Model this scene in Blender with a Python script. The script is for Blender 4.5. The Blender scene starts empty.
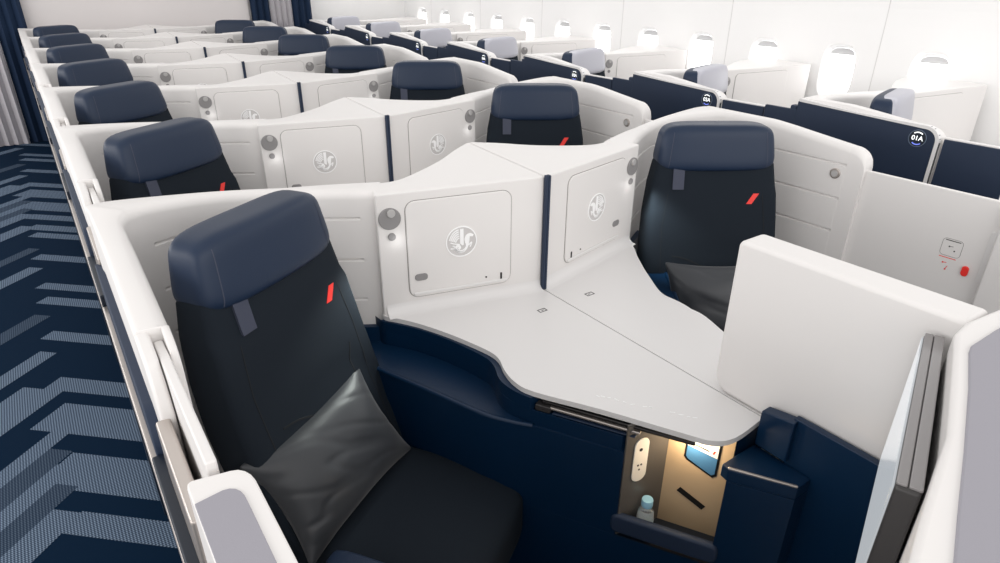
import bpy, bmesh, math, random
from mathutils import Vector, Matrix, noise
random.seed(5)
S = bpy.context.scene
COL = S.collection
R_ = math.radians
CX = 1.27          # centre line of the middle block
PITCH = 1.137      # distance between rows
NROW = 7

# ------------------------------------------------------------------ materials
def mat(name, col, rough=0.5, metal=0.0, emit=None, es=0.0, coat=0.0, bump=0.0, bscale=200.0, sheen=0.0, spec=0.5):
    m = bpy.data.materials.new(name); m.use_nodes = True
    nt = m.node_tree; b = nt.nodes['Principled BSDF']
    b.inputs['Base Color'].default_value = (*col, 1)
    b.inputs['Roughness'].default_value = rough
    b.inputs['Metallic'].default_value = metal
    b.inputs['Coat Weight'].default_value = coat
    b.inputs['Sheen Weight'].default_value = sheen
    b.inputs['Specular IOR Level'].default_value = spec
    if emit:
        b.inputs['Emission Color'].default_value = (*emit, 1)
        b.inputs['Emission Strength'].default_value = es
    if bump:
        tc = nt.nodes.new('ShaderNodeTexCoord'); no = nt.nodes.new('ShaderNodeTexNoise')
        no.inputs['Scale'].default_value = bscale; no.inputs['Detail'].default_value = 3
        bp = nt.nodes.new('ShaderNodeBump'); bp.inputs['Strength'].default_value = bump
        bp.inputs['Distance'].default_value = 0.002
        nt.links.new(tc.outputs['Object'], no.inputs['Vector'])
        nt.links.new(no.outputs['Fac'], bp.inputs['Height'])
        nt.links.new(bp.outputs['Normal'], b.inputs['Normal'])
    return m

def srgb(r, g, b):
    f = lambda c: (c / 255 / 12.92) if c / 255 <= 0.04045 else ((c / 255 + 0.055) / 1.055) ** 2.4
    return (f(r), f(g), f(b))

M = {}
M['shell'] = mat('white_shell_plastic', srgb(226, 223, 221), 0.42, spec=0.35)
M['top'] = mat('white_satin_top', srgb(225, 223, 222), 0.38, spec=0.4)
M['seam'] = mat('grey_seam', srgb(150, 146, 144), 0.6)
M['emground'] = mat('emblem_ground', srgb(202, 199, 198), 0.5)
M['joint'] = mat('pale_joint', srgb(214, 212, 211), 0.6)
M['navy'] = mat('navy_plastic', srgb(2, 34, 62), 0.38, spec=0.4)
M['navydark'] = mat('dark_navy_plastic', srgb(8, 22, 38), 0.45)
M['navypanel'] = mat('navy_panel_fabric', srgb(26, 42, 66), 0.6, bump=0.1, bscale=500)
M['leather'] = mat('navy_leather', srgb(30, 44, 66), 0.42, bump=0.15, bscale=350, spec=0.3)
M['fabric'] = mat('charcoal_navy_fabric', srgb(21, 29, 38), 0.85, bump=0.25, bscale=700, spec=0.25)
M['pillow'] = mat('charcoal_pillow_satin', srgb(44, 47, 52), 0.45, bump=0.1, bscale=40, sheen=0.2)
M['seamdark'] = mat('dark_seam_thread', srgb(8, 12, 18), 0.8)
M['tab'] = mat('slate_fabric_tab', srgb(58, 63, 80), 0.7)
M['highlight'] = mat('pale_grey_headrest_highlight', srgb(176, 176, 185), 0.35)  # sheen on the navy leather, put in as a pale base colour
M['red'] = mat('red_accent', srgb(236, 52, 44), 0.5)
M['greyinset'] = mat('grey_leather_inset', srgb(150, 148, 156), 0.6, bump=0.1, bscale=400)
M['metal'] = mat('brushed_metal', srgb(190, 182, 176), 0.32, 0.75)
M['darkmetal'] = mat('dark_metal', srgb(70, 68, 68), 0.35, 0.8)
M['bezel'] = mat('dark_bezel', srgb(52, 50, 50), 0.4)
M['bezeltop'] = mat('grey_bezel', srgb(142, 139, 139), 0.32, 0.35)
M['screen'] = mat('pale_emissive_screen', srgb(60, 62, 66), 0.1, emit=srgb(215, 220, 224), es=.62)  # even pale emission over the whole screen face
M['greydisc'] = mat('grey_lamp_glass', srgb(140, 138, 138), 0.35)
M['greydisc2'] = mat('pale_lamp_eye', srgb(178, 176, 175), 0.3)
M['white'] = mat('white_print', srgb(250, 250, 250), 0.5)
M['tan'] = mat('tan_laminate', srgb(196, 172, 140), 0.5)
M['nichegrey'] = mat('grey_niche_panel', srgb(92, 88, 84), 0.4)
M['black'] = mat('black_gap', srgb(10, 10, 12), 0.6)
M['lampwarm'] = mat('warm_lamp', (1, 0.85, 0.6), 0.5, emit=(1, 0.78, 0.5), es=5)
M['glow'] = mat('small_reading_glow', (1, 1, 1), 0.5, emit=(1, 0.97, 0.92), es=3)
M['blue'] = mat('light_blue_cap', srgb(150, 200, 225), 0.4)
M['cardblue'] = mat('card_blue', srgb(70, 120, 165), 0.5)
M['card'] = mat('card_white', srgb(236, 232, 224), 0.5)
M['ledwhite'] = mat('badge_light', (1, 1, 1), 0.5, emit=(0.95, 1, 1), es=0.9)
M['ledblue'] = mat('badge_blue_light', srgb(130, 145, 235), 0.5, emit=srgb(110, 130, 240), es=0.6)
M['ringgrey'] = mat('badge_ring', srgb(110, 125, 145), 0.5)
M['wall'] = mat('cabin_lining', srgb(238, 237, 236), 0.55)
M['bulk'] = mat('bulkhead_lining', srgb(220, 215, 214), 0.6)
M['curtnavy'] = mat('navy_curtain', srgb(4, 34, 64), 0.85, bump=0.2, bscale=300)
M['curtgrey'] = mat('grey_curtain', srgb(186, 182, 186), 0.85, bump=0.2, bscale=300)
M['pane'] = mat('bright_window_pane', (1, 1, 1), 0.4, emit=(1, 1, 1), es=2.6)
M['reveal'] = mat('window_reveal', srgb(246, 246, 246), 0.5)
M['shade'] = mat('window_shade', srgb(205, 205, 206), 0.6)
M['ceil'] = mat('ceiling_lamp_panel', (1, 1, 1), 0.5, emit=(1, 0.98, 0.96), es=1.0)
# bottle plastic
m = mat('clear_bottle', (0.9, 0.93, 0.95), 0.08); m.node_tree.nodes['Principled BSDF'].inputs['Transmission Weight'].default_value = 0.9
M['bottle'] = m
M['water'] = mat('bottle_label', srgb(200, 214, 220), 0.4)

def stripe_material(name, strength):
    m = bpy.data.materials.new(name); m.use_nodes = True
    nt = m.node_tree; N = nt.nodes; L = nt.links; b = N['Principled BSDF']
    b.inputs['Roughness'].default_value = 0.95; b.inputs['Specular IOR Level'].default_value = 0.15
    tc = N.new('ShaderNodeTexCoord'); sx = N.new('ShaderNodeSeparateXYZ'); L.new(tc.outputs['Object'], sx.inputs[0])
    def math_(op, a, b_=None):
        n = N.new('ShaderNodeMath'); n.operation = op
        for i, v in enumerate((a, b_)):
            if v is None: continue
            if isinstance(v, (int, float)): n.inputs[i].default_value = v
            else: L.new(v, n.inputs[i])
        return n.outputs[0]
    X, Y = sx.outputs[0], sx.outputs[1]
    d1 = math_('SINE', math_('MULTIPLY', math_('ADD', X, Y), 330.0)); d2 = math_('SINE', math_('MULTIPLY', math_('SUBTRACT', X, Y), 330.0))
    dots = math_('MULTIPLY', math_('ADD', math_('MULTIPLY', d1, d2), 1.0), 0.5)
    st = math_('MULTIPLY', math_('ADD', math_('MULTIPLY', math_('POWER', dots, 2.0), 1.5), 0.12), strength)
    c = N.new('ShaderNodeMix'); c.data_type = 'RGBA'; c.clamp_factor = True
    L.new(st, c.inputs[0]); c.inputs[6].default_value = (*srgb(3, 28, 50), 1); c.inputs[7].default_value = (*srgb(140, 158, 180), 1)
    L.new(c.outputs[2], b.inputs['Base Color'])
    return m
M['carpet'] = mat('navy_carpet', srgb(3, 28, 50), 0.95, bump=0.3, bscale=600, spec=0.1)
M['stripe'] = stripe_material('woven_stripe', .62)
M['stripedim'] = stripe_material('woven_dim_stripe', .24)


# ------------------------------------------------------------------ helpers
def mesh_obj(name, bm, m, parent=None, bevel=0.0, smooth=40, seg=2, sub=0):
    me = bpy.data.meshes.new(name)
    bmesh.ops.recalc_face_normals(bm, faces=bm.faces)
    bm.to_mesh(me); bm.free()
    for ma in (m if isinstance(m, (list, tuple)) else [m]): me.materials.append(ma)
    for p in me.polygons: p.use_smooth = True
    try: me.set_sharp_from_angle(angle=R_(smooth))
    except Exception: pass
    o = bpy.data.objects.new(name, me); COL.objects.link(o)
    if bevel:
        b = o.modifiers.new('bevel', 'BEVEL'); b.width = bevel; b.segments = seg; b.limit_method = 'ANGLE'; b.angle_limit = R_(35)
        b.harden_normals = True
    if sub:
        s = o.modifiers.new('sub', 'SUBSURF'); s.levels = sub; s.render_levels = sub
    if parent: o.parent = parent
    return o

def thing(name, label, cat, group=None, loc=(0, 0, 0), rz=0):
    o = bpy.data.objects.new(name, None); COL.objects.link(o); o.empty_display_size = 0.1
    o.location = loc; o.rotation_euler = (0, 0, rz)
    o['label'] = label; o['category'] = cat
    if group: o['group'] = group
    return o
def tag(o, label, cat, group=None):
    o['label'] = label; o['category'] = cat
    if group: o['group'] = group
    return o
def struct(o): o['kind'] = 'structure'; return o

def prism(bm, poly, z0, z1):
    a = [bm.verts.new((x, y, z0)) for x, y in poly]; b = [bm.verts.new((x, y, z1)) for x, y in poly]
    n = len(poly); bm.faces.new(a[::-1]); bm.faces.new(b)
    for i in range(n): bm.faces.new((a[i], a[(i + 1) % n], b[(i + 1) % n], b[i]))
def box(bm, x0, x1, y0, y1, z0, z1): prism(bm, [(x0, y0), (x1, y0), (x1, y1), (x0, y1)], z0, z1)
def slab(bm, pts, vec):
    """polygon of 3-D points extruded along vec"""
    a = [bm.verts.new(p) for p in pts]; b = [bm.verts.new(Vector(p) + Vector(vec)) for p in pts]
    n = len(pts); bm.faces.new(a[::-1]); bm.faces.new(b)
    for i in range(n): bm.faces.new((a[i], a[(i + 1) % n], b[(i + 1) % n], b[i]))
def cr(pts, n=6):
    out = []
    P = [Vector(p) for p in pts]
    for i in range(len(P) - 1):
        p0 = P[max(i - 1, 0)]; p1 = P[i]; p2 = P[i + 1]; p3 = P[min(i + 2, len(P) - 1)]
        for k in range(n):
            t = k / n
            out.append(0.5 * ((2 * p1) + (p2 - p0) * t + (2 * p0 - 5 * p1 + 4 * p2 - p3) * t * t + (3 * p1 - p0 - 3 * p2 + p3) * t ** 3))
    out.append(P[-1]); return out
def rrect(u0, u1, v0, v1, r, n=5):
    out = []
    for cx, cy, a0 in ((u1 - r, v0 + r, -90), (u1 - r, v1 - r, 0), (u0 + r, v1 - r, 90), (u0 + r, v0 + r, 180)):
        for k in range(n + 1):
            a = R_(a0 + 90 * k / n); out.append((cx + r * math.cos(a), cy + r * math.sin(a)))
    return out
def superbox(sx, sy, sz, e=5.0, n=10, deform=None):
    bm = bmesh.new()
    bmesh.ops.create_cube(bm, size=2)
    bmesh.ops.subdivide_edges(bm, edges=bm.edges[:], cuts=n - 1, use_grid_fill=True)
    for v in bm.verts:
        c = v.co; f = (abs(c.x) ** e + abs(c.y) ** e + abs(c.z) ** e) ** (1 / e)
        c = c / f
        p = Vector((c.x * sx / 2, c.y * sy / 2, c.z * sz / 2))
        v.co = deform(p) if deform else p
    return bm
class Frame:
    """a local frame on a vertical plane: u along the plane, v up, w out of it"""
    def __init__(s, a, b):
        s.o = Vector((a[0], a[1], 0)); d = Vector((b[0] - a[0], b[1] - a[1], 0)); s.len = d.length; s.u = d.normalized()
        s.w = Vector((s.u.y, -s.u.x, 0))
    def p(s, u, v, w=0): return s.o + s.u * u + s.w * w + Vector((0, 0, v))
    def plate(s, bm, poly, w0, w1): slab(bm, [s.p(u, v, w0) for u, v in poly], s.w * (w1 - w0))
    def disc(s, bm, u, v, r, w0, w1, n=28): s.plate(bm, [(u + r * math.cos(2 * math.pi * k / n), v + r * math.sin(2 * math.pi * k / n)) for k in range(n)], w0, w1)
    def strip(s, bm, pts, t, w0, w1):
        """ribbon of width t (number or per point list) along 2-D pts"""
        P = [Vector(p) for p in pts]; n = len(P); Lp = []; Rp = []
        for i in range(n):
            d = (P[min(i + 1, n - 1)] - P[max(i - 1, 0)]); d = d.normalized() if d.length else Vector((1, 0))
            q = Vector((-d.y, d.x)) * ((t[i] if isinstance(t, (list, tuple)) else t) / 2)
            Lp.append(P[i] + q); Rp.append(P[i] - q)
        for i in range(n - 1):
            s.plate(bm, [tuple(Rp[i]), tuple(Rp[i + 1]), tuple(Lp[i + 1]), tuple(Lp[i])], w0, w1)
def ring(fr, bm, u, v, r, t, w0, w1, a0=0, a1=360, n=36):
    for k in range(n):
        p = []
        for a, rr in ((k, r - t / 2), (k, r + t / 2), (k + 1, r + t / 2), (k + 1, r - t / 2)):
            ang = R_(a0 + (a1 - a0) * a / n); p.append((u + rr * math.cos(ang), v + rr * math.sin(ang)))
        fr.plate(bm, p, w0, w1)

# ------------------------------------------------------------------ the seat (local frame: facing -Y, origin under the headrest)
def backline(z):       # y of the backrest front at height z
    t = (z - 0.42) / (1.12 - 0.42)
    return -0.235 + 0.19 * t + 0.02 * math.sin(math.pi * t)
def make_backrest():
    bm = bmesh.new(); n = 44
    secs = [(0.36, .475, .10), (.40, .50, .13), (.47, .53, .15), (.60, .545, .165), (.75, .54, .165), (.88, .525, .155), (1.0, .50, .14), (1.08, .47, .125), (1.12, .44, .10), (1.135, .40, .06)]
    zs = []
    for i in range(len(secs) - 1):
        for k in range(4):
            t = k / 4; a, b = secs[i], secs[i + 1]
            zs.append(tuple(a[j] + (b[j] - a[j]) * t for j in range(3)))
    zs.append(secs[-1])
    rings = []
    for z, w, t in zs:
        yc = backline(z) + t / 2; r = []
        for k in range(n):
            a = 2 * math.pi * k / n; c, s = math.cos(a), math.sin(a); e = 2 / 4.5
            x = w / 2 * math.copysign(abs(c) ** e, c); y = t / 2 * math.copysign(abs(s) ** e, s)
            yy = yc + y
            if y < 0:
                yy -= 0.0 + 0.022 * max(0, (abs(x) / (w / 2)) ** 4) * (1 if z < 1.0 else .4)     # side bolsters
                # curved lumbar tuck
                cx_ = 0.06
                rr = math.hypot(x - cx_, (z - 0.60)); 
                yy += 0.010 * math.exp(-((rr - 0.17) / 0.012) ** 2) * (1 if z > .56 else 0)
            r.append(bm.verts.new((x, yy, z)))
        rings.append(r)
    for i in range(len(rings) - 1):
        for k in range(n): bm.faces.new((rings[i][k], rings[i][(k + 1) % n], rings[i + 1][(k + 1) % n], rings[i + 1][k]))
    bm.faces.new(rings[0][::-1]); bm.faces.new(rings[-1]); return bm
def make_headrest():
    def d(p):
        t = (p.z + .095) / .19                      # 0 bottom .. 1 top
        x = p.x * (1.0 - 0.11 * t ** 1.2)
        bulge = 0.012 * math.cos(min(1, abs(p.x) / .23) * math.pi / 2)
        y = p.y * (1.05 - 0.22 * t) + 0.015 * (t - .5) - (bulge if p.y < 0 else 0)
        return Vector((x, y, p.z))
    bm = superbox(.475, .135, .19, 5.5, 16, d)
    for v in bm.verts: v.co.z = v.co.z * .92 + .001
    return bm
def make_cushion():
    def d(p):
        q = p.copy(); t = max(0, (-p.y - .10) / .25)
        q.z -= 0.045 * t ** 2
        q.x *= 1.0 - 0.05 * max(0, t) ** 2
        q.z += 0.010 * math.cos(p.x / .25 * math.pi / 2) * math.cos(p.y / .33 * math.pi / 2) if p.z > 0 else 0
        return q
    return superbox(.455, .54, .17, 7, 16, d)
from mathutils.bvhtree import BVHTree
def surf_y(bvh, x, z):
    h = bvh.ray_cast(Vector((x, -1.5, z)), Vector((0, 1, 0)))
    return h[0].y if h[0] else None
def conform(bvh, rows, lift):
    """a thin plate whose grid of (x, z) points lies on the front of a cushion"""
    bm = bmesh.new(); F = []; B = []
    for r in rows:
        f_, b_ = [], []
        for x, z in r:
            y = surf_y(bvh, x, z)
            f_.append(bm.verts.new((x, y - lift, z))); b_.append(bm.verts.new((x, y + .003, z)))
        F.append(f_); B.append(b_)
    n, m_ = len(F), len(F[0])
    for a in range(n - 1):
        for b in range(m_ - 1):
            bm.faces.new((F[a][b], F[a][b + 1], F[a + 1][b + 1], F[a + 1][b])); bm.faces.new((B[a][b], B[a + 1][b], B[a + 1][b + 1], B[a][b + 1]))
    for a in range(n - 1):
        for b in (0, m_ - 1): bm.faces.new((F[a][b], F[a + 1][b], B[a + 1][b], B[a][b]))
    for b in range(m_ - 1):
        for a in (0, n - 1): bm.faces.new((F[a][b], B[a][b], B[a][b + 1], F[a][b + 1]))
    return bm
def ribbon(pts, w):
    P = [Vector(p) for p in pts]; out = []
    for i in range(len(P)):
        d = (P[min(i + 1, len(P) - 1)] - P[max(i - 1, 0)]).normalized(); q = Vector((-d.y, d.x)) * w / 2
        out.append([tuple(P[i] - q), tuple(P[i] + q)])
    return out
def make_seat(label, loc, rz, group):
    t = thing('business_seat', label, 'seat', group, loc, rz)
    bb = make_backrest(); bmesh.ops.recalc_face_normals(bb, faces=bb.faces); bv = BVHTree.FromBMesh(bb)
    b = mesh_obj('backrest', bb, M['fabric'], t, smooth=70)
    rows = [[(.126 + .022 * c / 3 + .026 * r / 4, .935 + .040 * r / 4) for c in range(4)] for r in range(5)]
    mesh_obj('red_stripe', conform(bv, rows, .0018), M['red'], b)
    for s in (-1, 1):
        mesh_obj('seam', conform(bv, ribbon([(s * (.205 - .028 * max(0, (z - .85) / .2)), z) for z in [0.50 + .025 * i for i in range(20)]], .0025), .0008), M['seamdark'], b)
    mesh_obj('seam', conform(bv, ribbon(cr([(-.16, .735), (-.11, .725), (-.05, .70), (.0, .66), (.03, .61)], 5), .0045), .0010), M['seamdark'], b)
    mesh_obj('seam', conform(bv, ribbon(cr([(.165, .80), (.150, .76), (.148, .70), (.160, .63), (.165, .58)], 5), .0045), .0010), M['seamdark'], b)
    bm = make_headrest(); bmesh.ops.transform(bm, matrix=Matrix.Translation((0, 0.012, 1.145)), verts=bm.verts)
    bmesh.ops.recalc_face_normals(bm, faces=bm.faces); hv = BVHTree.FromBMesh(bm)
    h = mesh_obj('headrest', bm, M['leather'], t, smooth=70)
    for s in (-1, 1):
        pts = [(s * (.196 - .020 * (z - 1.05) / .19), z) for z in [1.075 + .012 * k for k in range(12)]]
        mesh_obj('stitching', conform(hv, ribbon(pts, .0022), .0008), M['tab'], h)
    rows = [[(-.172 + .044 * c / 3, 1.075 - .082 * r / 6) for c in range(4)] for r in range(7)]
    mesh_obj('headrest_tab', conform(bv, rows, .006), M['tab'], t)
    bm = make_cushion(); bmesh.ops.transform(bm, matrix=Matrix.Translation((-.018, -.39, .370)), verts=bm.verts)
    mesh_obj('seat_cushion', bm, M['fabric'], t, smooth=70)
    bm = superbox(.055, .42, .07, 6, 8); bmesh.ops.transform(bm, matrix=Matrix.Translation((-.305, -.55, .520)), verts=bm.verts)
    mesh_obj('armrest', bm, M['leather'], t, smooth=70)
    bm = bmesh.new(); box(bm, -.20, .20, -.60, -.10, 0, .31)
    box(bm, -.30, -.275, -.62, -.33, .18, .505); box(bm, -.30, -.19, -.62, -.33, .18, .22)
    mesh_obj('seat_base', bm, M['navydark'], t, bevel=.012)
    return t

# ------------------------------------------------------------------ the shell of one seat (left hand form, in place for row 1)
F0, F1 = (.735, 1.66), (1.268, 1.53)
def ztop(y, x):
    if x < .13:     # wing
        if y > 1.55: return 1.195
        if y > 1.20: return 1.155 + .040 * (y - 1.20) / .35
        t = max(0, (y - 1.13) / .07); return 1.095 + .06 * math.sqrt(max(0, 1 - (1 - t) ** 2))
    return 1.195 - .028 * min(1, (x - .1) / .4)
def shell_wall_bm(window=False, slot=True):
    path = cr([(.100, 1.13), (.100, 1.195), (.101, 1.215), (.101, 1.37), (.101, 1.50), (.101, 1.66), (.104, 1.745), (.128, 1.805), (.185, 1.842), (.28, 1.866), (.37, 1.868), (.47, 1.845), (.56, 1.80), (.65, 1.745), (.752, 1.680)], 8) if not window else cr([(.100, 1.13), (.100, 1.195), (.101, 1.215), (.101, 1.37), (.101, 1.48), (.101, 1.58), (.105, 1.66), (.132, 1.715), (.19, 1.75), (.28, 1.775), (.37, 1.79), (.47, 1.79), (.56, 1.77), (.65, 1.735), (.752, 1.680)], 8)
    outer = cr([(.040, 1.13), (.040, 1.195), (.040, 1.215), (.040, 1.37), (.040, 1.50), (.040, 1.72), (.040, 1.86), (.042, 1.93), (.10, 1.955), (.28, 1.935), (.40, 1.915), (.52, 1.885), (.62, 1.855), (.71, 1.82), (.81, 1.775)], 8) if not window else cr([(.040, 1.13), (.040, 1.195), (.040, 1.215), (.040, 1.37), (.040, 1.48), (.040, 1.62), (.040, 1.76), (.042, 1.805), (.10, 1.825), (.28, 1.855), (.40, 1.87), (.52, 1.86), (.62, 1.84), (.71, 1.81), (.81, 1.775)], 8)
    bm = bmesh.new(); rings = []
    N = len(path)
    s = 0; sl = [0]
    for i in range(1, N): s += (path[i] - path[i - 1]).length; sl.append(s)
    for i in range(N):
        a, b = path[i], outer[i]
        if a.y < 1.205 and a.x < .12 and not window and slot: b = Vector((a.x - .0145, a.y))           # slim inner leaf beside the door slot
        d = (a - b); w = d.length; d = d / w
        zt = ztop(a.y, a.x)
        r = min(.024, w * .42); r2 = min(.012, w * .3)
        g = 1.0
        sx = a.x
        # groove mask: ends before the corner and before the cabinet
        if a.x < .13: g = 1.0 if 1.20 < a.y < 1.64 else 0.0
        elif a.x > .70: g = 0.0
        elif a.x < .17: g = 0.0
        dep = .006 * g
        prof = [(a, .05)]
        for gz in (.68, .815, .95, 1.085):
            prof += [(a, gz - .006), (a - d * dep, gz - .003), (a - d * dep, gz + .001), (a, gz + .0045)]
        prof = [p for p in prof if p[1] < zt - r - .004] if False else prof
        rr = []
        for p, z in prof: rr.append((p.x, p.y, min(z, zt - r - .001)))
        for k in range(6):
            an = R_(90 * k / 5); q = a - d * (r - r * math.cos(an)); rr.append((q.x, q.y, zt - r + r * math.sin(an)))
        for k in range(4):
            an = R_(90 * k / 3); q = b + d * (r2 - r2 * math.sin(an)); rr.append((q.x, q.y, zt - r2 + r2 * math.cos(an)))
        rr.append((b.x, b.y, .05))
        rings.append([bm.verts.new(p) for p in rr])
    m_ = len(rings[0])
    for i in range(N - 1):
        for k in range(m_): bm.faces.new((rings[i][k], rings[i + 1][k], rings[i + 1][(k + 1) % m_], rings[i][(k + 1) % m_]))
    bm.faces.new(rings[0]); bm.faces.new(rings[-1][::-1])
    return bm
def facade(xe):       # end point of the cabinet front on its line
    k = (xe - F0[0]) / (F1[0] - F0[0]); return (xe, F0[1] + (F1[1] - F0[1]) * k)
def cabinet_bm(xe, window):
    bm = bmesh.new()
    A = Vector((F0[0], F0[1])); B = Vector(facade(xe) if not window else (xe, 1.53))
    if window: back = cr([(.80, 1.765, 1.172), (.95, 1.80, 1.165), (1.15, 1.88, 1.17), (1.35, 1.93, 1.172), (xe, 1.95, 1.172)], 6)
    else: back = cr([(.775, 1.765, 1.168), (.86, 1.775, 1.160), (.96, 1.815, 1.162), (1.08, 1.873, 1.170), (1.18, 1.935, 1.180), (xe, 1.985, 1.186)], 6)
    n = len(back); m_ = 8; g = []
    for i in range(n):
        t = i / (n - 1); f = A.lerp(B, t); row = []
        for j in range(m_ + 1):
            s = j / m_; q = f.lerp(Vector((back[i].x, back[i].y)), s)
            z = 1.166 + (back[i].z - 1.166) * s + .006 * math.sin(math.pi * s) * math.sin(math.pi * min(t * 1.2, 1))
            row.append(bm.verts.new((q.x, q.y, z)))
        g.append(row)
    for i in range(n - 1):
        for j in range(m_): bm.faces.new((g[i][j], g[i + 1][j], g[i + 1][j + 1], g[i][j + 1]))
    loop = [g[i][0] for i in range(n)] + [g[-1][j] for j in range(1, m_ + 1)] + [g[i][m_] for i in range(n - 2, -1, -1)] + [g[0][j] for j in range(m_ - 1, 0, -1)]
    lo = [bm.verts.new((v.co.x, v.co.y, .05)) for v in loop]
    k = len(loop)
    for i in range(k): bm.faces.new((loop[i], loop[(i + 1) % k], lo[(i + 1) % k], lo[i]))
    bm.faces.new(lo); return bm
def emblem_bm(fr, u, v, r, w0, w1):
    bm = bmesh.new(); k = r / 170.0
    T = lambda x, y: (u + (x - 252) * k, v - (y - 298) * k)
    ring(fr, bm, u, v, r, 12 * k, w0, w1)
    fr.plate(bm, [T(236, 152), T(276, 152), T(276, 335), T(262, 345), T(236, 318)], w0, w1)
    for q in range(5):
        rad = 70 + q * 24
        pts = [T(234 - rad * .74 * math.cos(a), 322 - rad * .98 * math.sin(a)) for a in [R_(18 + 66 * i / 8) for i in range(9)]]
        if q < 5: fr.strip(bm, pts, 13 * k, w0, w1)
    fr.strip(bm, [T(x, y) for x, y in cr([(128, 298), (175, 316), (232, 330)], 4)], 11 * k, w0, w1)
    # horse: neck and head, chest, foreleg, body, coiled tail
    fr.strip(bm, [T(x, y) for x, y in cr([(382, 246), (352, 226), (318, 236), (300, 268), (304, 310), (316, 345), (296, 388), (258, 410), (215, 405), (190, 380), (196, 350), (222, 345), (232, 365), (215, 380)], 4)],
             [10 * k, 16 * k, 26 * k, 34 * k, 40 * k, 46 * k, 44 * k, 40 * k, 34 * k, 24 * k, 18 * k, 14 * k, 10 * k] * 1 if False else 26 * k, w0, w1)
    fr.plate(bm, [T(300, 240), T(345, 214), T(384, 240), T(374, 252), T(345, 250), T(340, 300), T(332, 345), T(300, 350)], w0, w1 * .98)
    fr.strip(bm, [T(x, y) for x, y in cr([(330, 350), (366, 318), (360, 345), (346, 372)], 4)], 12 * k, w0, w1)
    fr.strip(bm, [T(x, y) for x, y in cr([(150, 340), (172, 346), (166, 368), (128, 366)], 4)], 12 * k, w0, w1)
    fr.strip(bm, [T(x, y) for x, y in cr([(172, 362), (195, 392), (235, 420), (285, 412)], 4)], 20 * k, w0, w1)
    return bm
CONS = [(.733, 1.672), (.738, 1.648), (.760, 1.617), (.80, 1.550), (.846, 1.44), (.885, 1.31), (.889, 1.25), (.868, 1.19), (.858, 1.13), (.872, 1.065), (.963, .911), (1.060, .730), (1.095, .672), (1.15, .648), (1.268, .655)]
def console_outline(xe, window):
    c = [tuple(p) for p in cr(CONS, 4)]
    if window: c += [(xe, .655)]
    return c + [(xe, facade(xe)[1] if not window else 1.53), (F0[0] + .003, F0[1])]
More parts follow.
